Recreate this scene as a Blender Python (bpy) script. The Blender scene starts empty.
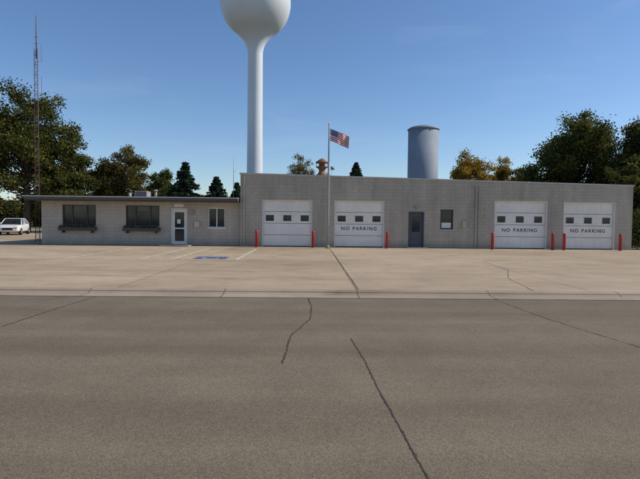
import bpy, bmesh, math, random
import numpy as np
from mathutils import Vector, Matrix
random.seed(7); rng=np.random.default_rng(11)
S=bpy.context.scene
# ---------------------------------------------------------------- helpers
def link(o): S.collection.objects.link(o); return o
def root(name,loc=(0,0,0)):
    e=bpy.data.objects.new(name,None); e.location=loc; e.empty_display_size=0.3; link(e); return e
def par(o,p):
    if p is not None:
        o.parent=p; o.matrix_parent_inverse=Matrix.Translation(p.location).inverted()
    return o
def mesh_obj(name,verts,faces,mat,parent=None,smooth=False,mats=None,midx=None):
    m=bpy.data.meshes.new(name); m.from_pydata([tuple(v) for v in verts],[],faces)
    for mm in (mats or [mat]): m.materials.append(mm)
    if midx is not None:
        for p,i in zip(m.polygons,midx): p.material_index=i
    if smooth:
        for p in m.polygons: p.use_smooth=True
    m.update()
    o=bpy.data.objects.new(name,m); link(o); return par(o,parent)
def boxgeo(x0,x1,y0,y1,z0,z1):
    v=[(x0,y0,z0),(x1,y0,z0),(x1,y1,z0),(x0,y1,z0),(x0,y0,z1),(x1,y0,z1),(x1,y1,z1),(x0,y1,z1)]
    f=[(0,3,2,1),(4,5,6,7),(0,1,5,4),(1,2,6,5),(2,3,7,6),(3,0,4,7)]
    return v,f
def boxes(name,lst,mat,parent=None,bevel=0.0):
    V=[];F=[]
    for b in lst:
        v,f=boxgeo(*b); n=len(V); V+=v; F+=[tuple(i+n for i in q) for q in f]
    o=mesh_obj(name,V,F,mat,parent)
    if bevel>0:
        md=o.modifiers.new('b','BEVEL'); md.width=bevel; md.segments=2; md.limit_method='ANGLE'
    return o
def tubegeo(pts,rad,seg=8,cap=True):
    V=[];F=[]
    pts=[Vector(p) for p in pts]
    for i,p in enumerate(pts):
        d=(pts[min(i+1,len(pts)-1)]-pts[max(i-1,0)]).normalized()
        a=Vector((0,0,1)) if abs(d.z)<0.9 else Vector((1,0,0))
        u=d.cross(a).normalized(); w=d.cross(u).normalized()
        for k in range(seg):
            t=2*math.pi*k/seg
            V.append(p+(u*math.cos(t)+w*math.sin(t))*rad[i])
    for i in range(len(pts)-1):
        for k in range(seg):
            a=i*seg+k; b=i*seg+(k+1)%seg
            F.append((a,b,b+seg,a+seg))
    if cap:
        F.append(tuple(range(seg))[::-1]); F.append(tuple((len(pts)-1)*seg+k for k in range(seg)))
    return V,F
def tubes(name,lst,mat,parent=None,seg=8,smooth=True):
    V=[];F=[]
    for pts,rad in lst:
        v,f=tubegeo(pts,rad,seg); n=len(V); V+=v; F+=[tuple(i+n for i in q) for q in f]
    o=mesh_obj(name,V,F,mat,parent,smooth); return o
def lathe(name,prof,cx,cy,mat,parent=None,seg=48,smooth=True):
    V=[];F=[]
    for r,z in prof:
        for k in range(seg):
            t=2*math.pi*k/seg; V.append((cx+r*math.cos(t),cy+r*math.sin(t),z))
    for i in range(len(prof)-1):
        for k in range(seg):
            a=i*seg+k;b=i*seg+(k+1)%seg; F.append((a,b,b+seg,a+seg))
    F.append(tuple((len(prof)-1)*seg+k for k in range(seg)))
    F.append(tuple(range(seg))[::-1])
    return mesh_obj(name,V,F,mat,parent,smooth)
# ---------------------------------------------------------------- materials
class NT:
    def __init__(s,name):
        s.m=bpy.data.materials.new(name); s.m.use_nodes=True; s.t=s.m.node_tree; s.b=s.t.nodes['Principled BSDF']
        s.co=s.n('ShaderNodeTexCoord').outputs['Object']
    def n(s,ty,**k):
        x=s.t.nodes.new(ty)
        for a,b in k.items(): setattr(x,a,b)
        return x
    def l(s,a,b): s.t.links.new(a,b)
    def mapping(s,scale,co=None):
        m=s.n('ShaderNodeMapping'); m.inputs['Scale'].default_value=scale; s.l(co or s.co,m.inputs['Vector']); return m.outputs[0]
    def noise(s,scale,detail=4,rough=.6,co=None,dist=0):
        x=s.n('ShaderNodeTexNoise'); x.inputs['Scale'].default_value=scale; x.inputs['Detail'].default_value=detail
        x.inputs['Roughness'].default_value=rough; x.inputs['Distortion'].default_value=dist
        s.l(co or s.co,x.inputs['Vector']); return x.outputs['Fac']
    def ramp(s,fac,stops):
        r=s.n('ShaderNodeValToRGB'); e=r.color_ramp.elements
        while len(e)<len(stops): e.new(.5)
        for q,(p,c) in zip(e,stops):
            q.position=p; q.color=(c,c,c,1) if not hasattr(c,'__len__') else (*c,1)
        s.l(fac,r.inputs[0]); return r.outputs[0]
    def mul(s,a,b,f=1.0,mode='MULTIPLY'):
        x=s.n('ShaderNodeMixRGB',blend_type=mode)
        for i,v in ((0,f),(1,a),(2,b)):
            if hasattr(v,'is_output') or hasattr(v,'links'): s.l(v,x.inputs[i])
            elif i==0: x.inputs[0].default_value=v
            else: x.inputs[i].default_value=(*v,1) if hasattr(v,'__len__') else (v,v,v,1)
        return x.outputs[0]
    def bump(s,h,strength,dist=.02,prev=None):
        x=s.n('ShaderNodeBump'); x.inputs['Strength'].default_value=strength; x.inputs['Distance'].default_value=dist
        s.l(h,x.inputs['Height'])
        if prev: s.l(prev,x.inputs['Normal'])
        return x.outputs[0]
def simple(name,col,rough=.6,metal=0,var=.12,scale=3,spec=.5):
    q=NT(name); n=q.noise(scale,5,.65)
    c=q.mul(col,q.ramp(n,[(.25,1-var*1.6),(.75,1+var*.4)]))
    q.l(c,q.b.inputs['Base Color']); q.b.inputs['Roughness'].default_value=rough; q.b.inputs['Metallic'].default_value=metal
    q.b.inputs['Specular IOR Level'].default_value=spec
    return q.m
def block_wall(name,col,stain=.25):
    q=NT(name)
    sp=q.n('ShaderNodeSeparateXYZ'); q.l(q.co,sp.inputs[0])
    ad=q.n('ShaderNodeMath',operation='ADD'); q.l(sp.outputs[0],ad.inputs[0]); q.l(sp.outputs[1],ad.inputs[1])
    cb=q.n('ShaderNodeCombineXYZ'); q.l(ad.outputs[0],cb.inputs[0]); q.l(sp.outputs[2],cb.inputs[1])
    br=q.n('ShaderNodeTexBrick'); q.l(cb.outputs[0],br.inputs['Vector'])
    br.inputs['Scale'].default_value=1; br.inputs['Brick Width'].default_value=.406; br.inputs['Row Height'].default_value=.203
    br.inputs['Mortar Size'].default_value=.008; br.inputs['Mortar Smooth'].default_value=.4
    br.inputs['Color1'].default_value=(1,1,1,1); br.inputs['Color2'].default_value=(.93,.93,.93,1); br.inputs['Mortar'].default_value=(.76,.76,.76,1)
    c=q.mul(col,br.outputs['Color'])
    st=q.noise(1,5,.7,q.mapping((1.6,1.6,.18)))
    c=q.mul(c,q.ramp(st,[(.3,1-stain),(.62,1.0)]))
    c=q.mul(c,q.ramp(q.noise(.5,4,.6),[(.3,.88),(.7,1.05)]))
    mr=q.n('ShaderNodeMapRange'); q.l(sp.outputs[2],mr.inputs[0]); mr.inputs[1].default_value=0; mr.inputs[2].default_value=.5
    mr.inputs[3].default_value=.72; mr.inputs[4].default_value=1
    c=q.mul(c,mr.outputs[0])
    q.l(c,q.b.inputs['Base Color']); q.b.inputs['Roughness'].default_value=.75
    inv=q.n('ShaderNodeMath',operation='SUBTRACT'); inv.inputs[0].default_value=1; q.l(br.outputs['Fac'],inv.inputs[1])
    b=q.bump(inv.outputs[0],.5,.01); b=q.bump(q.noise(60,3),.25,.004,b); q.l(b,q.b.inputs['Normal'])
    return q.m
def road_mat():
    q=NT('asphalt_road')
    c=q.ramp(q.noise(.35,5,.6,q.mapping((.35,1,1))),[(.3,(.176,.142,.098)),(.7,(.224,.182,.127))])
    c=q.mul(c,q.ramp(q.noise(1.0,3,.5,q.mapping((.04,1.3,1))),[(.32,.87),(.62,1.05)]))
    c=q.mul(c,q.ramp(q.noise(1.1,6,.7),[(.3,.88),(.7,1.07)]))
    vo=q.n('ShaderNodeTexVoronoi'); vo.inputs['Scale'].default_value=110; q.l(q.co,vo.inputs['Vector'])
    c=q.mul(c,q.ramp(vo.outputs['Color'],[(.1,.72),(.5,1.0),(.95,1.38)]))
    c=q.mul(c,q.ramp(q.noise(60,3,.8),[(.3,.86),(.7,1.12)]))
    c=q.mul(c,q.ramp(q.noise(3.2,3,.6),[(.70,1.0),(.76,.80)]))
    c=q.mul(c,q.ramp(q.noise(.8,2,.5),[(.66,1.0),(.78,.84)]))
    q.l(c,q.b.inputs['Base Color']); q.b.inputs['Roughness'].default_value=.9; q.b.inputs['Specular IOR Level'].default_value=.15
    b=q.bump(vo.outputs['Distance'],.4,.003); q.l(b,q.b.inputs['Normal'])
    return q.m
def concrete_mat(name,base,bw=5.5,bh=4.0,off=(1.05,11.2)):
    q=NT(name)
    mp=q.n('ShaderNodeMapping'); mp.inputs['Location'].default_value=(-off[0]+bw*20,-off[1]+bh*20,0); q.l(q.co,mp.inputs['Vector'])
    br=q.n('ShaderNodeTexBrick'); br.offset=0; q.l(mp.outputs[0],br.inputs['Vector']); br.inputs['Scale'].default_value=1
    br.inputs['Brick Width'].default_value=bw; br.inputs['Row Height'].default_value=bh
    br.inputs['Mortar Size'].default_value=.016; br.inputs['Mortar Smooth'].default_value=.2
    br.inputs['Color1'].default_value=(1,1,1,1); br.inputs['Color2'].default_value=(.86,.84,.82,1); br.inputs['Mortar'].default_value=(.45,.41,.37,1)
    c=q.mul(base,br.outputs['Color'])
    c=q.mul(c,q.ramp(q.noise(.3,6,.65,q.mapping((.5,1,1)),.6),[(.3,.78),(.68,1.06)]))
    c=q.mul(c,q.ramp(q.noise(1.1,5,.7),[(.28,.82),(.5,1.0),(.75,1.07)]))
    c=q.mul(c,q.ramp(q.noise(.7,4,.6,q.mapping((.45,1,1))),[(.58,(1,1,1)),(.72,(.72,.68,.64))]))
    c=q.mul(c,q.ramp(q.noise(1.3,2,.5),[(.72,1.0),(.77,.72)]))
    c=q.mul(c,q.ramp(q.noise(40,4,.8),[(.3,.88),(.7,1.1)]))
    q.l(c,q.b.inputs['Base Color']); q.b.inputs['Roughness'].default_value=.88; q.b.inputs['Specular IOR Level'].default_value=.25
    b=q.bump(q.noise(30,4,.7),.2,.004); q.l(b,q.b.inputs['Normal'])
    return q.m
def leaf_mat(name):
    q=NT(name)
    a=q.n('ShaderNodeAttribute'); a.attribute_name='col'
    q.t.nodes.remove(q.b)
    d=q.n('ShaderNodeBsdfDiffuse'); t=q.n('ShaderNodeBsdfTranslucent'); mx=q.n('ShaderNodeMixShader'); mx.inputs[0].default_value=.38
    q.l(a.outputs['Color'],d.inputs[0]); q.l(a.outputs['Color'],t.inputs[0])
    q.l(d.outputs[0],mx.inputs[1]); q.l(t.outputs[0],mx.inputs[2]); q.l(mx.outputs[0],q.t.nodes['Material Output'].inputs[0])
    return q.m
def glass_mat(name,col=(.02,.024,.028)):
    q=NT(name); q.l(q.ramp(q.noise(1.7,2),[(.35,tuple(v*.6 for v in col)),(.65,tuple(v*1.6 for v in col))]),q.b.inputs['Base Color'])
    q.b.inputs['Roughness'].default_value=.06; q.b.inputs['Specular IOR Level'].default_value=.5
    return q.m

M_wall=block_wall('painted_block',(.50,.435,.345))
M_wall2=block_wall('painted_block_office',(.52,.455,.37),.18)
M_door=simple('white_door_paint',(.87,.82,.74),.45,0,.10,1.2)
M_white=simple('white_trim',(.78,.75,.70),.5)
M_trimgrey=simple('coping_metal',(.52,.49,.45),.4,.1)
M_fascia=simple('fascia_dark',(.10,.09,.085),.6)
M_brown=simple('brown_frame',(.07,.055,.045),.6)
M_roof=simple('roof_membrane',(.16,.15,.14),.9)
M_glass=glass_mat('window_glass')
M_blue=simple('door_blue_grey',(.075,.085,.11),.5)
M_text=simple('black_stencil',(.07,.05,.05),.7,0,.4,9)
M_red=simple('red_paint',(.50,.035,.03),.5,0,.25,6)
M_metal=simple('galvanised',(.34,.34,.34),.6,.3)
M_tower=simple('tower_paint',(.73,.76,.78),.5,0,.06,.3)
M_silo=simple('silo_paint',(.29,.325,.37),.7,0,.14,.6,.25)
M_rust=simple('siren_rust',(.30,.14,.07),.7,0,.4,5)
M_yel=simple('parking_line',(.78,.68,.42),.8,0,.45,4)
M_bluep=simple('blue_marking',(.10,.17,.34),.8,0,.6,4)
M_tar=simple('crack_sealant',(.072,.058,.046),.85,0,.3,5)
M_leaf=leaf_mat('leaves')
M_bark=simple('bark',(.09,.07,.055),.95,0,.4,4)
M_rubber=simple('tyre_rubber',(.02,.02,.02),.9)
M_dark=simple('dark_interior',(.02,.02,.02),.9)
M_mast=simple('mast_steel',(.16,.10,.08),.7,.2,.3,2)

# ---------------------------------------------------------------- ground
RZ=-0.09
q=NT('grass_ground')
c=q.ramp(q.noise(.4,6,.7),[(.3,(.05,.06,.02)),(.7,(.11,.10,.045))]); c=q.mul(c,q.ramp(q.noise(14,4,.8),[(.3,.6),(.7,1.3)]))
q.l(c,q.b.inputs['Base Color']); q.b.inputs['Roughness'].default_value=1
mesh_obj('ground',[(-3000,-1500,RZ-.05),(3000,-1500,RZ-.05),(3000,4000,RZ-.05),(-3000,4000,RZ-.05)],[(0,1,2,3)],q.m)
mesh_obj('road',[(-400,-5,RZ),(400,-5,RZ),(400,10.75,RZ),(-400,10.75,RZ)],[(0,1,2,3)],road_mat())
M_conc=concrete_mat('lot_concrete',(.50,.388,.262))
M_kerb=concrete_mat('kerb_concrete',(.42,.335,.25),3.0,50)
prof=[(10.7,RZ-.02),(10.7,RZ+.012),(11.12,RZ+.02),(11.20,-.03),(11.27,.004),(11.42,.008),(11.42,RZ-.02)]
V=[];F=[]
for x in (-400,400):
    V+=[(x,a,b) for a,b in prof]
n=len(prof)
for i in range(n-1): F.append((i,i+n,i+1+n,i+1))
mesh_obj('kerb',V,F,M_kerb)
boxes('parking_lot',[(-60,40,11.42,29.6,-.13,0.0),(-60,-16.4,29.6,70,-.13,0.0)],M_conc)
def strip(name,pts,w,z,mat,jit=.35,sub=14,wob=.012):
    P=[]
    for i in range(len(pts)-1):
        for k in range(sub):
            t=k/sub; P.append((pts[i][0]*(1-t)+pts[i+1][0]*t+random.uniform(-wob,wob),pts[i][1]*(1-t)+pts[i+1][1]*t+random.uniform(-wob,wob)))
    P.append(pts[-1]); V=[];F=[]
    for i,p in enumerate(P):
        a=P[max(i-1,0)]; b=P[min(i+1,len(P)-1)]
        d=Vector((b[0]-a[0],b[1]-a[1])).normalized(); nn=Vector((-d.y,d.x)); ww=w*.5*random.uniform(1-jit,1+jit)
        V+=[(p[0]+nn.x*ww,p[1]+nn.y*ww,z),(p[0]-nn.x*ww,p[1]-nn.y*ww,z)]
    for i in range(len(P)-1): F.append((2*i,2*i+1,2*i+3,2*i+2))
    return mesh_obj(name,V,F,mat)
zr=RZ+.004
strip('road_crack',[(-.05,10.7),(.02,9.6),(0,8.5),(-.12,7.9),(-.29,7.2),(-.30,6.4),(-.33,5.8)],.020,zr,M_tar,.5,wob=.008)
strip('road_crack',[(.58,7.05),(.66,5.9),(.68,5.1),(.74,4.0),(.78,3.2),(.84,2.0)],.0135,zr,M_tar,.55,26,wob=.005)
strip('road_crack',[(-4.75,7.7),(-4.7,9.3),(-4.6,10.7)],.024,zr,M_tar)
strip('road_crack',[(4.5,6.6),(4.15,8.6),(4.0,10.7)],.013,zr,M_tar)
strip('road_crack',[(9.6,7.2),(9.4,9.0),(9.3,10.7)],.016,zr,M_tar)
strip('lot_joint',[(1.05,28.4),(1.08,20),(1.1,11.45)],.024,.004,M_tar,wob=.006)
strip('lot_crack',[(5.2,11.5),(5.6,14),(6.6,16.5),(6.9,20)],.014,.004,M_tar)
strip('lot_crack',[(-9,13.6),(-6.5,13.9),(-3.2,13.5),(0,13.8)],.016,.004,M_tar)
strip('lot_crack',[(9,17.5),(13,17.2),(17,17.6),(21,17.3)],.022,.004,M_tar)
strip('lot_crack',[(13.5,11.5),(13.9,15),(14.6,17.2),(14.8,22)],.02,.004,M_tar)
for x in (-9.6,-6.7,-5.5,-2.95):
    strip('parking_line',[(x,19.6),(x,27.0)],.15,.004,M_yel,.1,20,.003)
for y in (20.6,22.2,23.8,25.4):
    strip('parking_line',[(-6.6,y),(-5.6,y+1.1)],.13,.004,M_yel,.1,6,.003)
mesh_obj('handicap_marking',[(-4.75,19.9,.004),(-3.45,19.9,.004),(-3.45,21.1,.004),(-4.75,21.1,.004)],[(0,1,2,3)],M_bluep)
V=[];F=[]
for k in range(19):
    t=math.pi*(.75+1.35*k/18)
    for r in (.26,.34): V.append((-4.1+r*math.cos(t),20.35+r*math.sin(t),.008))
for k in range(18): F.append((2*k,2*k+1,2*k+3,2*k+2))
mesh_obj('handicap_symbol',V,F,M_white)

# ---------------------------------------------------------------- fire station
FY=29.5
B=root('fire_station',(1.5,34,0))
def ztop(x): return 4.30-(x+4.21)*0.0195
def wall(name,x0,x1,yf,th,zt,ops,mat):
    xs=sorted({x0,x1,*[o[0] for o in ops],*[o[1] for o in ops]}); zs=sorted({0,zt,*[o[2] for o in ops],*[o[3] for o in ops]})
    L=[]
    for i in range(len(xs)-1):
        for j in range(len(zs)-1):
            cx=(xs[i]+xs[i+1])/2; cz=(zs[j]+zs[j+1])/2
            if any(o[0]<cx<o[1] and o[2]<cz<o[3] for o in ops): continue
            L.append((xs[i],xs[i+1],yf,yf+th,zs[j],zs[j+1]))
    return boxes(name,L,mat,B)
GD=[(-2.92,.04,2.76),(1.35,4.32,2.76),(10.89,14.07,2.86),(15.04,18.18,2.82)]
ops=[(a,b,0,h) for a,b,h in GD]+[(5.75,6.70,0,2.16),(7.66,8.43,1.12,2.30)]
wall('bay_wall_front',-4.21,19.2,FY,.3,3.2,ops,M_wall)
def prism(name,x0,x1,y0,y1,z0,za,zb,mat):
    v=[(x0,y0,z0),(x1,y0,z0),(x1,y1,z0),(x0,y1,z0),(x0,y0,za),(x1,y0,zb),(x1,y1,zb),(x0,y1,za)]
    f=[(0,3,2,1),(4,5,6,7),(0,1,5,4),(1,2,6,5),(2,3,7,6),(3,0,4,7)]
    return mesh_obj(name,v,f,mat,B)
prism('bay_parapet',-4.21,19.2,FY,FY+.3,3.2,ztop(-4.21),ztop(19.2),M_wall)
prism('bay_wall_left',-4.21,-3.95,FY+.3,42,0,ztop(-4.2),ztop(-4.2)-.15,M_wall)
prism('bay_wall_right',18.94,19.2,FY+.3,42,0,ztop(19.2),ztop(19.2),M_wall)
prism('bay_wall_back',-4.21,19.2,42,42.25,0,ztop(-4.2)-.15,ztop(19.2),M_wall)
prism('bay_roof',-3.95,18.94,FY+.3,42,3.35,3.65,3.45,M_roof)
def coping(x0,x1,name):
    v=[]
    for x in (x0,x1):
        z=ztop(x)
        v+=[(x,FY-.04,z-.05),(x,FY+.36,z-.05),(x,FY+.36,z+.035),(x,FY-.04,z+.035)]
    f=[(0,1,2,3),(4,7,6,5),(0,4,5,1),(1,5,6,2),(2,6,7,3),(3,7,4,0)]
    mesh_obj(name,v,f,M_trimgrey,B)
for i,(a,b) in enumerate([(-4.26,0.2),(.22,4.9),(4.92,9.9),(9.92,14.6),(14.62,19.25)]): coping(a,b,'coping_%d'%i)
boxes('control_joint',[(9.90,9.94,FY-.03,FY-.002,0,3.75)],M_wall,B)
boxes('downspout',[(9.72,9.80,FY-.10,FY-.02,.15,3.7),(-4.02,-3.94,FY-.10,FY-.02,.15,4.1)],M_wall2,B,.01)
boxes('dark_interior_bays',[(-3.9,18.9,FY+.9,FY+1.0,0.01,3.2)],M_dark,B)
def gdoor(i,x0,x1,h,text):
    y=FY+.16
    n=4; ph=h/n; L=[]; zz=0
    wx=[(x0+(x1-x0)*f-.24,x0+(x1-x0)*f+.24) for f in (.15,.5,.85)]
    for k in range(n):
        a=k*ph+.010; b=(k+1)*ph-.010
        if k!=2: L.append((x0+.06,x1-.06,y,y+.05,a,b))
        else:
            za,zb=a+.13,b-.19
            L.append((x0+.06,x1-.06,y,y+.05,a,za)); L.append((x0+.06,x1-.06,y,y+.05,zb,b))
            xs=[x0+.06]+[v for w in wx for v in w]+[x1-.06]
            for m in range(0,len(xs),2): L.append((xs[m],xs[m+1],y,y+.05,za,zb))
            boxes('door_glass_%d'%i,[(w[0],w[1],y+.03,y+.04,za,zb) for w in wx],M_glass,B)
            fr=[]
            for w in wx:
                fr+=[(w[0]-.03,w[1]+.03,y-.012,y+.0,zb,zb+.03),(w[0]-.03,w[1]+.03,y-.012,y+.0,za-.03,za),(w[0]-.03,w[0],y-.012,y,za,zb),(w[1],w[1]+.03,y-.012,y,za,zb)]
            boxes('door_window_frames_%d'%i,fr,M_white,B)
    boxes('garage_door_%d'%i,L,M_door,B,.012)
    R=[]
    for k in (0,1,3):
        for m in range(8):
            w=(x1-x0-.12)/8; xa=x0+.06+m*w+.05
            R.append((xa,xa+w-.1,y-.008,y-.001,k*ph+.10,(k+1)*ph-.10))
    boxes('door_panels_%d'%i,R,M_door,B,.005)
    boxes('door_jambs_%d'%i,[(x0,x0+.06,FY+.02,FY+.22,0,h),(x1-.06,x1,FY+.02,FY+.22,0,h),(x0+.06,x1-.06,FY+.02,FY+.22,h-.05,h)],M_white,B)
    boxes('door_gap_%d'%i,[(x0+.06,x1-.06,y+.06,y+.07,0.001,h-.05)],M_dark,B)
    boxes('door_seal_%d'%i,[(x0+.06,x1-.06,y-.02,y-.002,0.004,.05)],M_text,B)
    if text:
        cu=bpy.data.curves.new('t','FONT'); cu.body='NO PARKING'; cu.size=.36; cu.align_x='CENTER'; cu.extrude=.001; cu.space_character=1.25; cu.offset=.006; cu.space_word=1.3
        t=bpy.data.objects.new('no_parking_text_%d'%i,cu); link(t)
        dg=bpy.context.evaluated_depsgraph_get(); me=bpy.data.meshes.new_from_object(t.evaluated_get(dg))
        bpy.data.objects.remove(t)
        me.materials.clear(); me.materials.append(M_text)
        xa=min(v.co.x for v in me.vertices); w=max(v.co.x for v in me.vertices)-xa
        sx=2.1/w
        for v in me.vertices: v.co=Vector(((x0+x1)/2+(v.co.x-xa-w/2)*sx,y-.012-v.co.z,1.02+v.co.y*.80))
        o=bpy.data.objects.new('no_parking_text_%d'%i,me); link(o); par(o,B)
for i,(a,b,h) in enumerate(GD): gdoor(i+1,a,b,h,i>0)
boxes('service_door',[(5.82,6.63,FY+.12,FY+.17,0.02,.95),(5.82,5.98,FY+.12,FY+.17,.95,1.9),(6.47,6.63,FY+.12,FY+.17,.95,1.9),(5.82,6.63,FY+.12,FY+.17,1.9,2.09)],M_blue,B)
boxes('service_door_glass',[(5.98,6.47,FY+.14,FY+.15,.95,1.9)],M_glass,B)
boxes('service_door_frame',[(5.75,5.82,FY+.01,FY+.2,0,2.16),(6.63,6.70,FY+.01,FY+.2,0,2.16),(5.82,6.63,FY+.01,FY+.2,2.09,2.16)],M_blue,B)
boxes('service_door_knob',[(5.86,5.92,FY+.07,FY+.12,1.0,1.06)],M_metal,B,.02)
boxes('service_step',[(5.6,6.85,FY-.5,FY-.01,.001,.05)],M_kerb,B,.01)
def window(nm,x0,x1,z0,z1,yf,mull,mat,horiz=None):
    y=yf+.08; fw=.055
    L=[(x0,x0+fw,y,y+.1,z0,z1),(x1-fw,x1,y,y+.1,z0,z1),(x0+fw,x1-fw,y,y+.1,z0,z0+fw),(x0+fw,x1-fw,y,y+.1,z1-fw,z1)]
    for f in mull:
        xm=x0+(x1-x0)*f; L.append((xm-.03,xm+.03,y+.005,y+.09,z0+fw,z1-fw))
    if horiz:
        zm=z0+(z1-z0)*horiz; L.append((x0+fw,x1-fw,y+.01,y+.085,zm-.02,zm+.02))
    boxes(nm+'_frame',L,mat,B)
    boxes(nm+'_glass',[(x0+fw,x1-fw,y+.05,y+.06,z0+fw,z1-fw)],M_glass,B)
    boxes(nm+'_sill',[(x0-.06,x1+.06,yf-.05,yf+.078,z0-.07,z0-.003)],M_white if mat is M_white else M_trimgrey,B,.008)
window('bay_window',7.66,8.43,1.12,2.30,FY,[],M_brown,.52)
boxes('window_notice',[(7.76,8.33,FY+.115,FY+.125,1.2,1.52)],M_white,B)
boxes('wall_light',[(6.12,6.32,FY-.16,FY-.003,2.35,2.5)],M_metal,B,.03)
boxes('electric_meter_box',[(8.95,9.2,FY-.14,FY-.003,1.2,1.65)],M_wall2,B,.02)

# office wing
OY=FY+.25
ops=[(-14.75,-12.77,1.13,2.36),(-11.02,-9.03,1.13,2.36),(-8.33,-7.39,0,2.2),(-6.15,-5.15,1.08,2.26)]
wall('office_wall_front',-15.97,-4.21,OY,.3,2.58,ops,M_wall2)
boxes('office_wall_left',[(-15.97,-15.67,OY+.3,40,0,2.58)],M_wall2,B)
boxes('office_wall_back',[(-15.97,-4.21,40,40.3,0,2.58)],M_wall2,B)
boxes('office_soffit',[(-16.5,-4.27,FY-.55,40.6,2.58,2.64)],M_brown,B)
boxes('office_fascia',[(-16.55,-4.27,FY-.6,40.65,2.641,2.78)],M_fascia,B)
boxes('office_roof_edge',[(-16.6,-4.27,FY-.64,40.7,2.781,2.84)],M_trimgrey,B,.01)
boxes('office_dark',[(-15.6,-4.3,OY+.9,OY+1.0,.01,2.5)],M_dark,B)
M_blind=simple('blind',(.16,.15,.14),.8)
for k,(a,b) in enumerate([(-14.75,-12.77),(-11.02,-9.03)]):
    window('office_window_%d'%(k+1),a,b,1.13,2.36,OY,[.28,.72],M_brown)
    boxes('window_blind_%d'%(k+1),[(a+.10+(b-a)*.30,a+(b-a)*.69,OY+.115,OY+.125,2.02,2.28)],M_blind,B)
window('office_window_3',-6.15,-5.15,1.08,2.26,OY,[.5],M_white)
boxes('entry_door_frame',[(-8.33,-8.26,OY+.02,OY+.18,0,2.2),(-7.46,-7.39,OY+.02,OY+.18,0,2.2),(-8.26,-7.46,OY+.02,OY+.18,2.13,2.2)],M_white,B)
boxes('entry_door',[(-8.25,-8.14,OY+.06,OY+.11,.02,2.12),(-7.58,-7.47,OY+.06,OY+.11,.02,2.12),(-8.14,-7.58,OY+.06,OY+.11,.02,.25),(-8.14,-7.58,OY+.06,OY+.11,1.98,2.12),(-8.14,-7.58,OY+.062,OY+.108,.98,1.06)],M_white,B)
boxes('entry_door_glass',[(-8.14,-7.58,OY+.08,OY+.09,.25,1.98)],M_glass,B)
boxes('door_notice',[(-8.0,-7.8,OY+.072,OY+.078,1.3,1.55)],M_white,B)
boxes('address_sign',[(-8.15,-7.6,OY-.02,OY-.003,2.3,2.46)],M_white,B)
boxes('entry_step',[(-8.7,-7.0,OY-1.2,OY-.01,.001,.07)],M_kerb,B,.015)
boxes('entry_lamp',[(-7.15,-7.0,OY-.15,OY-.003,1.85,2.1)],M_metal,B,.03)
boxes('mailbox',[(-6.95,-6.65,OY-.12,OY-.003,1.1,1.45)],M_trimgrey,B,.02)
hv=root('rooftop_air_conditioner',(-11.0,33,2.84))
boxes('unit_body',[(-11.5,-10.7,32.6,33.4,2.94,3.36)],M_metal,hv,.03)
boxes('unit_feet',[(-11.5,-11.4,32.6,33.4,2.84,2.94),(-10.8,-10.7,32.6,33.4,2.84,2.94)],M_dark,hv)
tubes('unit_fan_ring',[([(-11.1,33,3.36),(-11.1,33,3.44)],[.3,.3])],M_dark,hv,20)
boxes('unit_louvres',[(-11.45,-10.75,32.58,32.597,2.99+i*.07,3.02+i*.07) for i in range(5)],M_dark,hv)
hv=root('roof_vent',(-10,33,2.84))
tubes('vent_pipe',[([(-10.1,32.5,2.84),(-10.1,32.5,3.35)],[.08,.08]),([(-10.1,32.5,3.35),(-10.1,32.5,3.45)],[.16,.1]),([(-12.3,34,2.84),(-12.3,34,3.3)],[.1,.1])],M_metal,hv,12)
def leaves_mesh(name,P,size,cols,parent,mat=M_leaf):
    n=len(P); a=rng.normal(size=(n,3)); a/=np.linalg.norm(a,axis=1)[:,None]
    b=rng.normal(size=(n,3)); b-= (a*b).sum(1)[:,None]*a; b/=np.linalg.norm(b,axis=1)[:,None]
    s=(size*rng.uniform(.6,1.35,n))[:,None]
    V=np.empty((n,4,3)); V[:,0]=P-a*s*.6; V[:,1]=P-b*s*.38; V[:,2]=P+a*s*.6; V[:,3]=P+b*s*.38
    V[:,3]+=np.cross(a,b)*s*.15
    me=bpy.data.meshes.new(name); me.vertices.add(4*n); me.loops.add(4*n); me.polygons.add(n)
    me.vertices.foreach_set('co',V.reshape(-1)); me.loops.foreach_set('vertex_index',np.arange(4*n,dtype=np.int32))
    me.polygons.foreach_set('loop_start',np.arange(0,4*n,4,dtype=np.int32)); me.polygons.foreach_set('loop_total',np.full(n,4,dtype=np.int32))
    me.update(calc_edges=True)
    at=me.attributes.new('col','FLOAT_COLOR','POINT'); C=np.ones((n,4,4)); C[:,:,:3]=cols[:,None,:]
    at.data.foreach_set('color',C.reshape(-1)); me.materials.append(mat)
    o=bpy.data.objects.new(name,me); link(o); return par(o,parent)
def colors(n,pal,clump=None,w=None):
    pal=np.array(pal); k=rng.choice(len(pal),n,p=w); c=pal[k]*rng.uniform(.75,1.4,n)[:,None]
    if clump is not None: c=c*clump[:,None]
    return np.clip(c,0.005,1)
for k,(a,b) in enumerate([(-14.85,-12.7),(-11.1,-8.95)]):
    r=root('planter_box',((a+b)/2,OY-.2,.95))
    boxes('box',[(a,b,OY-.34,OY-.06,.84,1.05)],M_brown,r,.01)
    boxes('bracket',[(a+.2,a+.26,OY-.3,OY-.005,.7,.84),(b-.26,b-.2,OY-.3,OY-.005,.7,.84)],M_brown,r)
    n=500; P=np.stack([rng.uniform(a+.05,b-.05,n),rng.uniform(OY-.38,OY-.08,n),1.05+np.abs(rng.normal(0,.06,n))-.02],1)
    leaves_mesh('plants',P,.07,colors(n,[(.05,.07,.02),(.09,.08,.03),(.12,.08,.05)]),r)

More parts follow.
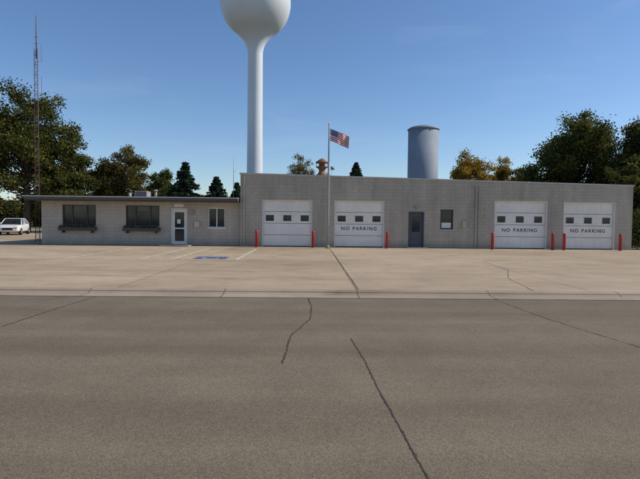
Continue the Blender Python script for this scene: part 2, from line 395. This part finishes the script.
# ---------------------------------------------------------------- bollards
for x in (-3.12,.1,4.35,10.45,13.95,14.62,17.9):
    r=root('bollard',(x,28.5,0))
    lathe('post',[(.085,0.0),(.085,.92),(.075,.965),(.045,.99)],x,28.5,M_red,r,20)
    lathe('base_collar',[(.12,0.0),(.12,.02),(.087,.03)],x,28.5,M_kerb,r,20)
# flagpole
fx,fy=.93,28.1
r=root('flagpole',(fx,fy,0))
lathe('pole',[(.06,0),(.055,2),(.045,4.5),(.028,6.9)],fx,fy,M_metal,r,14)
lathe('ball',[(.01,6.9),(.05,6.93),(.06,6.97),(.05,7.01),(.01,7.04)],fx,fy,M_yel,r,14)
lathe('base',[(.13,0),(.12,.10),(.085,.16),(.062,.18)],fx,fy,M_kerb,r,16)
tubes('halyard',[([(fx+.09,fy-.02,1.2),(fx+.06,fy-.02,6.85)],[.006,.006])],M_white,r,5)
boxes('cleat',[(fx+.05,fx+.1,fy-.03,fy+.01,1.15,1.25)],M_metal,r)
f=root('flag',(fx,fy,6.4))
M_fr=simple('flag_red',(.50,.03,.04),.8); M_fw=simple('flag_white',(.78,.76,.74),.8); M_fb=simple('flag_blue',(.03,.05,.17),.8)
NX,NZ=40,26; V=[];F=[];MI=[]
for j in range(NZ+1):
    for i in range(NX+1):
        u=i/NX; v=j/NZ
        V.append((fx+.07+1.08*u-.05*v*u,fy+.10*math.sin(u*9+v*1.2)*u**.5+.05*math.sin(u*17-v*2)*u,6.72-.66*v-.36*u-.10*u*u+.03*math.sin(u*8+1)*u))
for j in range(NZ):
    for i in range(NX):
        a=j*(NX+1)+i; F.append((a,a+NX+1,a+NX+2,a+1))
        s=j//2
        if i<16 and j<14: MI.append(1 if (j%3==1 and (i+ (j//3)%2)%2==1 and 0<i<15) else 2)
        else: MI.append(0 if s%2==0 else 1)
mesh_obj('cloth',V,F,None,f,True,[M_fr,M_fw,M_fb],MI)
# siren on roof
sx,sy=.62,31.2
r=root('roof_siren',(sx,sy,3.5))
lathe('mast',[(.09,3.55),(.09,4.35)],sx,sy,M_metal,r,14)
lathe('lower_horn',[(.38,4.34),(.40,4.38),(.24,4.50),(.19,4.62),(.19,4.70),(.24,4.80),(.38,4.88),(.38,4.92),(.10,4.93)],sx,sy,M_rust,r,28)
lathe('motor_housing',[(.2,4.92),(.2,5.1),(.24,5.12),(.40,5.14),(.40,5.2),(.2,5.34),(.08,5.42),(.02,5.44)],sx,sy,M_rust,r,28)
tubes('stays',[([(sx+.34*math.cos(t),sy+.34*math.sin(t),4.9),(sx+.36*math.cos(t),sy+.36*math.sin(t),5.15)],[.02,.02]) for t in (0,1.05,2.1,3.14,4.2,5.25)],M_metal,r,6)
r=root('roof_antenna',(-4.9,32,2.84))
tubes('whip',[([(-5.0,32,2.84),(-5.0,32,4.2),(-5.0,32,5.6)],[.025,.02,.01]),([(-5.0,32,4.6),(-4.85,32,4.75)],[.008,.008])],M_metal,r,6)
boxes('mount',[(-5.08,-4.92,31.92,32.08,2.843,2.95)],M_metal,r)

# lattice radio mast
mx,my=-16.95,31.2
r=root('radio_mast',(mx,my,0))
L=[];c3=[(math.cos(t),math.sin(t)) for t in (math.pi/2,math.pi/2+2.094,math.pi/2+4.189)]
H=11.9
def mp(k,z): rr=.16*(1-.3*z/H); return (mx+c3[k%3][0]*rr,my+c3[k%3][1]*rr,z)
for k in range(3): L.append(([mp(k,0),mp(k,H)],[.022,.018]))
z=0.1;i=0
while z<H-.3:
    for k in range(3):
        L.append(([mp(k+(i%2),z),mp(k+1-(i%2),z+.3)],[.010,.010]))
        if i%2==0: L.append(([mp(k,z),mp(k+1,z)],[.009,.009]))
    z+=.3;i+=1
L.append(([(mx,my,H-.6),(mx,my,12.6),(mx,my,13.9)],[.035,.03,.02]))
for z,w in ((12.2,.35),(12.6,.28)): L.append(([(mx-w/2,my,z),(mx+w/2,my,z)],[.012,.012]))
for z in (9.2,11.1): L.append(([(mx+.1,my,z),(mx+.3,my,z),(mx+.3,my,z+1.0)],[.012,.012,.012]))
tubes('lattice',L,M_mast,r,5)
boxes('footing',[(mx-.34,mx+.4,my-.4,my+.4,0.003,.12)],M_kerb,r)

# water tower
wx,wy=-7.2,63
r=root('water_tower',(wx,wy,0))
pr=[(2.3,-.1),(2.25,.6),(1.7,2.2),(1.2,4.2),(1.0,6.2),(.95,12),(.92,22.0),(.95,22.5),(1.1,23.1),(1.4,23.7),(1.85,24.25),(2.45,24.82)]
cz=28.4;R=4.35
for k in range(1,29):
    t=math.radians(-55+ (145*k/28)); pr.append((max(R*math.cos(t),.02),cz+R*math.sin(t)))
lathe('tank_and_column',pr,wx,wy,M_tower,r,72)
lathe('top_vent',[(.4,32.7),(.4,33.0),(.55,33.02),(.1,33.25)],wx,wy,M_tower,r,20)
# hose tower
cx,cy=8.66,39
r=root('hose_tower',(cx,cy,0))
lathe('shell',[(1.17,-.05),(1.17,8.66)],cx,cy,M_silo,r,48)
lathe('roof_cap',[(1.17,8.665),(1.23,8.67),(1.23,8.74),(1.0,8.88),(.6,8.99),(.05,9.05)],cx,cy,M_silo,r,48)

# ---------------------------------------------------------------- trees
def tree(name,x,y,h,rw,pal,w=None,base=.22,ncl=60,per=330,leaf=.2,shape=1.0,seed=0,flat=.8):
    rr=np.random.default_rng(seed+100); rnd=random.Random(seed)
    r=root(name,(x,y,0)); zc=h*(base+1)/2; rz=h*(1-base)/2
    cl=[]
    while len(cl)<ncl:
        d=rr.normal(size=3); d/=np.linalg.norm(d); q_=rr.uniform(.15,1)**.45
        lob=1+.16*math.sin(3*math.atan2(d[1],d[0])+seed)+.10*math.sin(7*d[2]+seed*2+4*d[0])
        p=np.array([d[0]*rw,d[1]*rw,d[2]*rz])*q_*lob*.88
        wz=(p[2]+rz)/(2*rz); p[:2]*= (1.0-.5*max(0,wz-.55)*shape)
        p+=np.array([x,y,zc])
        cl.append((p,rw*rr.uniform(.13,.25),q_))
    W=[]; tw=h*.018+.05
    top=(x+rnd.uniform(-.3,.3),y,h*.72)
    tr=[(x,y,-.15),(x+rnd.uniform(-.1,.1),y,h*.15),(x+rnd.uniform(-.2,.2),y,h*.4),top]
    W.append((tr,[tw*1.25,tw,tw*.6,tw*.2]))
    for p,rc,_ in cl:
        t=rnd.uniform(.3,.95); zz=min(h*.15+(p[2]-h*.15)*.55,h*.7); s=zz/(h*.72)
        st=Vector((x+(top[0]-x)*s,y,max(zz,h*.14))); en=Vector(p); md=(st+en)/2+Vector((0,0,-.06*h*rnd.random()))
        W.append(([st,md,en],[tw*.26,tw*.13,tw*.04]))
    tubes('trunk_and_limbs',W,M_bark,r,6)
    PP=[];CC=[]
    for p,rc,q_ in cl:
        n=int(per*(rc/(rw*.19))**2)
        k=8; sub=rr.normal(size=(k,3)); sub/=np.linalg.norm(sub,axis=1)[:,None]; sub*=rr.uniform(.2,1.25,(k,1))*rc
        idx=rr.integers(0,k,n); g=rr.normal(size=(n,3))*rc*.36; g[:,2]*=flat
        P=p+sub[idx]*[1,1,.75]+g
        PP.append(P); CC.append(np.full(n,rr.uniform(.65,1.35)))
    P=np.concatenate(PP); C=np.concatenate(CC)
    leaves_mesh('foliage',P,leaf,colors(len(P),pal,C,w),r)
    return r
def spruce(name,x,y,h,rb,seed=0,pal=((.022,.042,.026),(.035,.06,.035),(.05,.07,.045))):
    rr=np.random.default_rng(seed); r=root(name,(x,y,0)); P=[];W=[([(x,y,-.15),(x,y,h*.98)],[h*.02,.02])]
    z=h*.08
    while z<h*.99:
        f=1-z/h; R=rb*(f**.8)+.08; nb=int(8+9*f)
        for b in range(nb):
            t=rr.uniform(0,6.28); Rb=R*rr.uniform(.7,1.2); n=int(34+Rb*90)
            s=rr.uniform(.05,1,n)**.7
            px=x+np.cos(t)*Rb*s+rr.normal(0,.07+.06*Rb,n)*(1.1-s*.6); py=y+np.sin(t)*Rb*s+rr.normal(0,.07+.06*Rb,n)*(1.1-s*.6)
            pz=z-.28*Rb*s+.12*Rb*s*s+rr.normal(0,.05,n)-np.abs(rr.normal(0,.08,n))
            P.append(np.stack([px,py,pz],1))
            W.append(([(x,y,z),(x+math.cos(t)*Rb*.9,y+math.sin(t)*Rb*.9,z-.15*Rb)],[.025,.008]))
        z+=.26+.12*f
    P=np.concatenate(P); tubes('trunk_and_limbs',W,M_bark,r,4)
    leaves_mesh('needles',P,.15,colors(len(P),pal),r)
    return r
ORG=[(.42,.24,.035),(.48,.31,.05),(.30,.20,.04)]
DK=[(.05,.07,.022),(.075,.09,.028),(.12,.12,.034)]
YG=[(.24,.19,.04)]
tree('maple_tree',-28.9,51,14.9,4.9,DK+YG,[.3,.3,.25,.15],.10,120,430,.19,seed=1)
tree('maple_tree',-36.4,50,15.2,5.2,[(.06,.07,.02),(.10,.10,.03),(.26,.20,.05)],[.3,.3,.4],.12,100,400,.19,seed=2)
tree('maple_tree',-25.6,53,10.2,2.9,DK+YG,[.3,.3,.3,.1],.05,60,360,.18,seed=14)
tree('oak_tree',-21.0,56,9.7,3.5,[(.12,.11,.035),(.18,.13,.04),(.09,.09,.03)],None,.08,80,380,.17,seed=3)
tree('oak_tree',-23.6,57,8.4,2.4,[(.12,.11,.035),(.15,.13,.04),(.07,.08,.025)],None,.08,45,340,.17,seed=23)
tree('oak_tree',-17.0,57,7.0,2.6,DK,None,.05,55,360,.17,seed=4)
spruce('spruce_tree',-12.9,51,7.5,2.9,5)
spruce('spruce_tree',-9.9,52,6.1,2.5,6)
spruce('spruce_tree',-8.2,55,5.7,2.2,36)
tree('birch_tree',-1.3,61,9.7,2.4,[(.20,.17,.07),(.15,.13,.06)],None,.2,80,150,.13,seed=8)
spruce('spruce_tree',5.4,61,8.7,2.9,8)
tree('poplar_tree',2.4,64,8.8,1.7,[(.18,.16,.06),(.12,.12,.05)],None,.2,34,150,.14,seed=9)
tree('autumn_maple_tree',19.8,61,10.2,3.7,ORG,None,.1,100,380,.16,seed=10)
tree('autumn_maple_tree',24.4,63,9.9,2.9,[(.38,.24,.04),(.28,.19,.04),(.16,.14,.03)],None,.1,85,330,.16,seed=11)
tree('walnut_tree',26.9,50,13.0,4.9,DK+[(.19,.16,.035)],None,.10,120,430,.19,seed=12)
tree('walnut_tree',33.4,47,13.3,4.9,DK+[(.17,.15,.035)],None,.06,110,420,.19,seed=13)
tree('walnut_tree',24.6,39,6.4,2.3,DK+[(.20,.13,.035)],None,.03,60,420,.16,seed=15)
tree('walnut_tree',29.0,42,8.2,3.4,DK,None,.03,70,420,.17,seed=16)
r=root('hedge',(23,32.5,0))
n=26000; px=rng.uniform(20.3,31,n); py=32.4+rng.normal(0,.45,n); pz=np.abs(rng.uniform(0,1,n)**.8)*(2.0+.35*np.sin(px*2.1)+.2*np.sin(px*5.3))
leaves_mesh('foliage',np.stack([px,py,pz],1),.11,colors(n,DK),r)
tubes('stems',[([(20.5+i*.5,32.4,-.1),(20.5+i*.5+random.uniform(-.2,.2),32.4,1.5)],[.03,.01]) for i in range(20)],M_bark,r,5)
n=70000; ang=rng.uniform(-1.25,1.25,n); ds=110+rng.normal(0,4,n)
px=np.sin(ang)*ds; py=np.cos(ang)*ds
hh=6.0+1.6*np.sin(ang*17)+1.1*np.sin(ang*41+1)+.7*np.sin(ang*83)
pz=rng.uniform(0,1,n)**.75*hh
leaves_mesh('distant_trees',np.stack([px,py,pz],1),.85,colors(n,[(.045,.05,.02),(.07,.07,.025),(.11,.085,.03)],1+.25*np.sin(ang*29)),None)

# a few fallen leaves, mostly blown against the wall
n=260
lx=rng.uniform(-16,19,n); ly=np.where(rng.random(n)<.85,29.38-np.abs(rng.normal(0,.15,n)),rng.uniform(16,29,n))
leaves_mesh('fallen_leaves',np.stack([lx,ly,np.full(n,.015)],1),.04,colors(n,[(.26,.17,.07),(.20,.13,.05),(.30,.22,.09)]),None)

# ---------------------------------------------------------------- vehicle
def vehicle(name,x,y,rot,paint):
    r=root(name,(0,0,0))
    st=[(-2.28,.62,.38,.62),(-2.15,.80,.25,.74),(-1.6,.88,.22,.86),(-.95,.90,.22,.95),(0,.91,.22,.98),(1.0,.91,.22,1.0),(1.7,.89,.22,1.02),(2.15,.82,.26,.98),(2.28,.68,.36,.80)]
    V=[];F=[]
    for a,b,c,d in st:
        V+=[(a,-b*.92,c),(a,-b,c+.15),(a,-b,(c+d)/2+.05),(a,-b*.95,d-.03),(a,-b*.8,d),(a,b*.8,d),(a,b*.95,d-.03),(a,b,(c+d)/2+.05),(a,b,c+.15),(a,b*.92,c)]
    for i in range(len(st)-1):
        for k in range(10):
            p=i*10+k; q2=i*10+(k+1)%10; F.append((p,p+10,q2+10,q2))
    F.append(tuple(range(10))); F.append(tuple(len(V)-10+k for k in range(10))[::-1])
    objs=[]
    o=mesh_obj('body',V,F,paint,None,True); md=o.modifiers.new('s','SUBSURF'); md.levels=1; md.render_levels=1; objs.append(o)
    zt=1.43; zb=.93
    V=[(-1.05,-.80,zb),(1.85,-.80,zb+.03),(1.85,.80,zb+.03),(-1.05,.80,zb),(-.25,-.62,zt),(1.05,-.62,zt),(1.05,.62,zt),(-.25,.62,zt)]
    F=[(0,1,5,4),(1,2,6,5),(2,3,7,6),(3,0,4,7)]
    objs.append(mesh_obj('windows',V,F,M_glass,None))
    v,f_=boxgeo(V[4][0]-.06,V[5][0]+.06,-.64,.64,zt-.01,zt+.05); o=mesh_obj('roof',v,f_,paint); md=o.modifiers.new('b','BEVEL'); md.width=.05; md.segments=3; objs.append(o)
    pil=[]
    for s in (-1,1):
        pil+=[([(V[0][0],s*.8,zb),(V[4][0],s*.63,zt)],[.04,.035]),([(V[1][0],s*.8,zb+.03),(V[5][0],s*.63,zt)],[.06,.05]),([(.45,s*.81,zb+.02),(.42,s*.64,zt)],[.035,.03])]
    objs.append(tubes('pillars',pil,paint,None,6))
    for i,(wx_,s) in enumerate([(-1.4,-1),(-1.4,1),(1.4,-1),(1.4,1)]):
        o=tubes('wheel_%d'%i,[([(wx_,s*.70,.32),(wx_,s*.74,.32),(wx_,s*.88,.32),(wx_,s*.92,.32)],[.28,.32,.32,.28])],M_rubber,None,20); objs.append(o)
        objs.append(tubes('hub_%d'%i,[([(wx_,s*.91,.32),(wx_,s*.93,.32)],[.19,.17])],M_metal,None,14))
    objs.append(boxes('headlamps',[(-2.27,-2.12,-.74,-.45,.58,.72),(-2.27,-2.12,.45,.74,.58,.72)],M_trimgrey,None,.03))
    objs.append(boxes('grille',[(-2.34,-2.2,-.4,.4,.45,.66)],M_dark,None,.02))
    objs.append(boxes('tail_lamps',[(2.2,2.3,-.76,-.5,.7,.88),(2.2,2.3,.5,.76,.7,.88)],M_red,None,.02))
    objs.append(boxes('mirrors',[(-.75,-.6,-1.02,-.86,.98,1.1),(-.75,-.6,.86,1.02,.98,1.1)],paint,None,.03))
    for o in objs: o.parent=r
    r.location=(x,y,0); r.rotation_euler=(0,0,rot)
    return r
M_cw=simple('car_white',(.75,.75,.74),.25,0,.03)
vehicle('parked_car',-26.9,45.5,math.radians(108),M_cw)

# ---------------------------------------------------------------- sun, sky, camera
el=math.radians(40); az=math.radians(86)
d=Vector((math.sin(az)*math.cos(el),math.cos(az)*math.cos(el),math.sin(el)))
sl=bpy.data.lights.new('sun','SUN'); sl.energy=3.8; sl.angle=math.radians(.53); sl.color=(1,.92,.80)
so=bpy.data.objects.new('sun',sl); so.rotation_euler=d.to_track_quat('Z','Y').to_euler(); so.location=(20,0,30); link(so)
w=bpy.data.worlds.new('World'); S.world=w; w.use_nodes=True; t=w.node_tree
sk=t.nodes.new('ShaderNodeTexSky'); sk.sky_type='NISHITA'; sk.sun_disc=False; sk.sun_elevation=el; sk.sun_rotation=az
sk.altitude=300; sk.air_density=1.0; sk.dust_density=.5; sk.ozone_density=4.0
hs=t.nodes.new('ShaderNodeHueSaturation'); hs.inputs['Saturation'].default_value=1.08; hs.inputs['Hue'].default_value=.503; t.links.new(sk.outputs[0],hs.inputs['Color'])
tc=t.nodes.new('ShaderNodeTexCoord'); mpn=t.nodes.new('ShaderNodeMapping'); mpn.inputs['Scale'].default_value=(1.5,1.5,7); t.links.new(tc.outputs['Generated'],mpn.inputs['Vector'])
nz=t.nodes.new('ShaderNodeTexNoise'); nz.inputs['Scale'].default_value=1.6; nz.inputs['Detail'].default_value=7; nz.inputs['Roughness'].default_value=.6; nz.inputs['Distortion'].default_value=.5; t.links.new(mpn.outputs[0],nz.inputs['Vector'])
rp=t.nodes.new('ShaderNodeValToRGB'); rp.color_ramp.elements[0].position=.54; rp.color_ramp.elements[0].color=(0,0,0,1); rp.color_ramp.elements[1].position=.9; rp.color_ramp.elements[1].color=(.16,.16,.16,1); t.links.new(nz.outputs['Fac'],rp.inputs[0])
mx_=t.nodes.new('ShaderNodeMixRGB'); mx_.inputs[2].default_value=(6.0,6.4,7.0,1); t.links.new(rp.outputs[0],mx_.inputs[0]); t.links.new(hs.outputs[0],mx_.inputs[1])
bg=t.nodes['Background']; bg.inputs[1].default_value=.13; t.links.new(mx_.outputs[0],bg.inputs[0])
cam=bpy.data.cameras.new('camera'); cam.lens=28; cam.sensor_width=36; cam.clip_end=8000
co=bpy.data.objects.new('camera',cam); link(co)
Rm=Matrix.Rotation(math.radians(-1),4,'Z')@Matrix.Rotation(math.radians(90-2.24),4,'X')@Matrix.Rotation(math.radians(.6),4,'Z')
co.matrix_world=Matrix.Translation((0,0,1.6))@Rm
S.camera=co
S.view_settings.view_transform='Standard'; S.view_settings.look='None'; S.view_settings.exposure=0
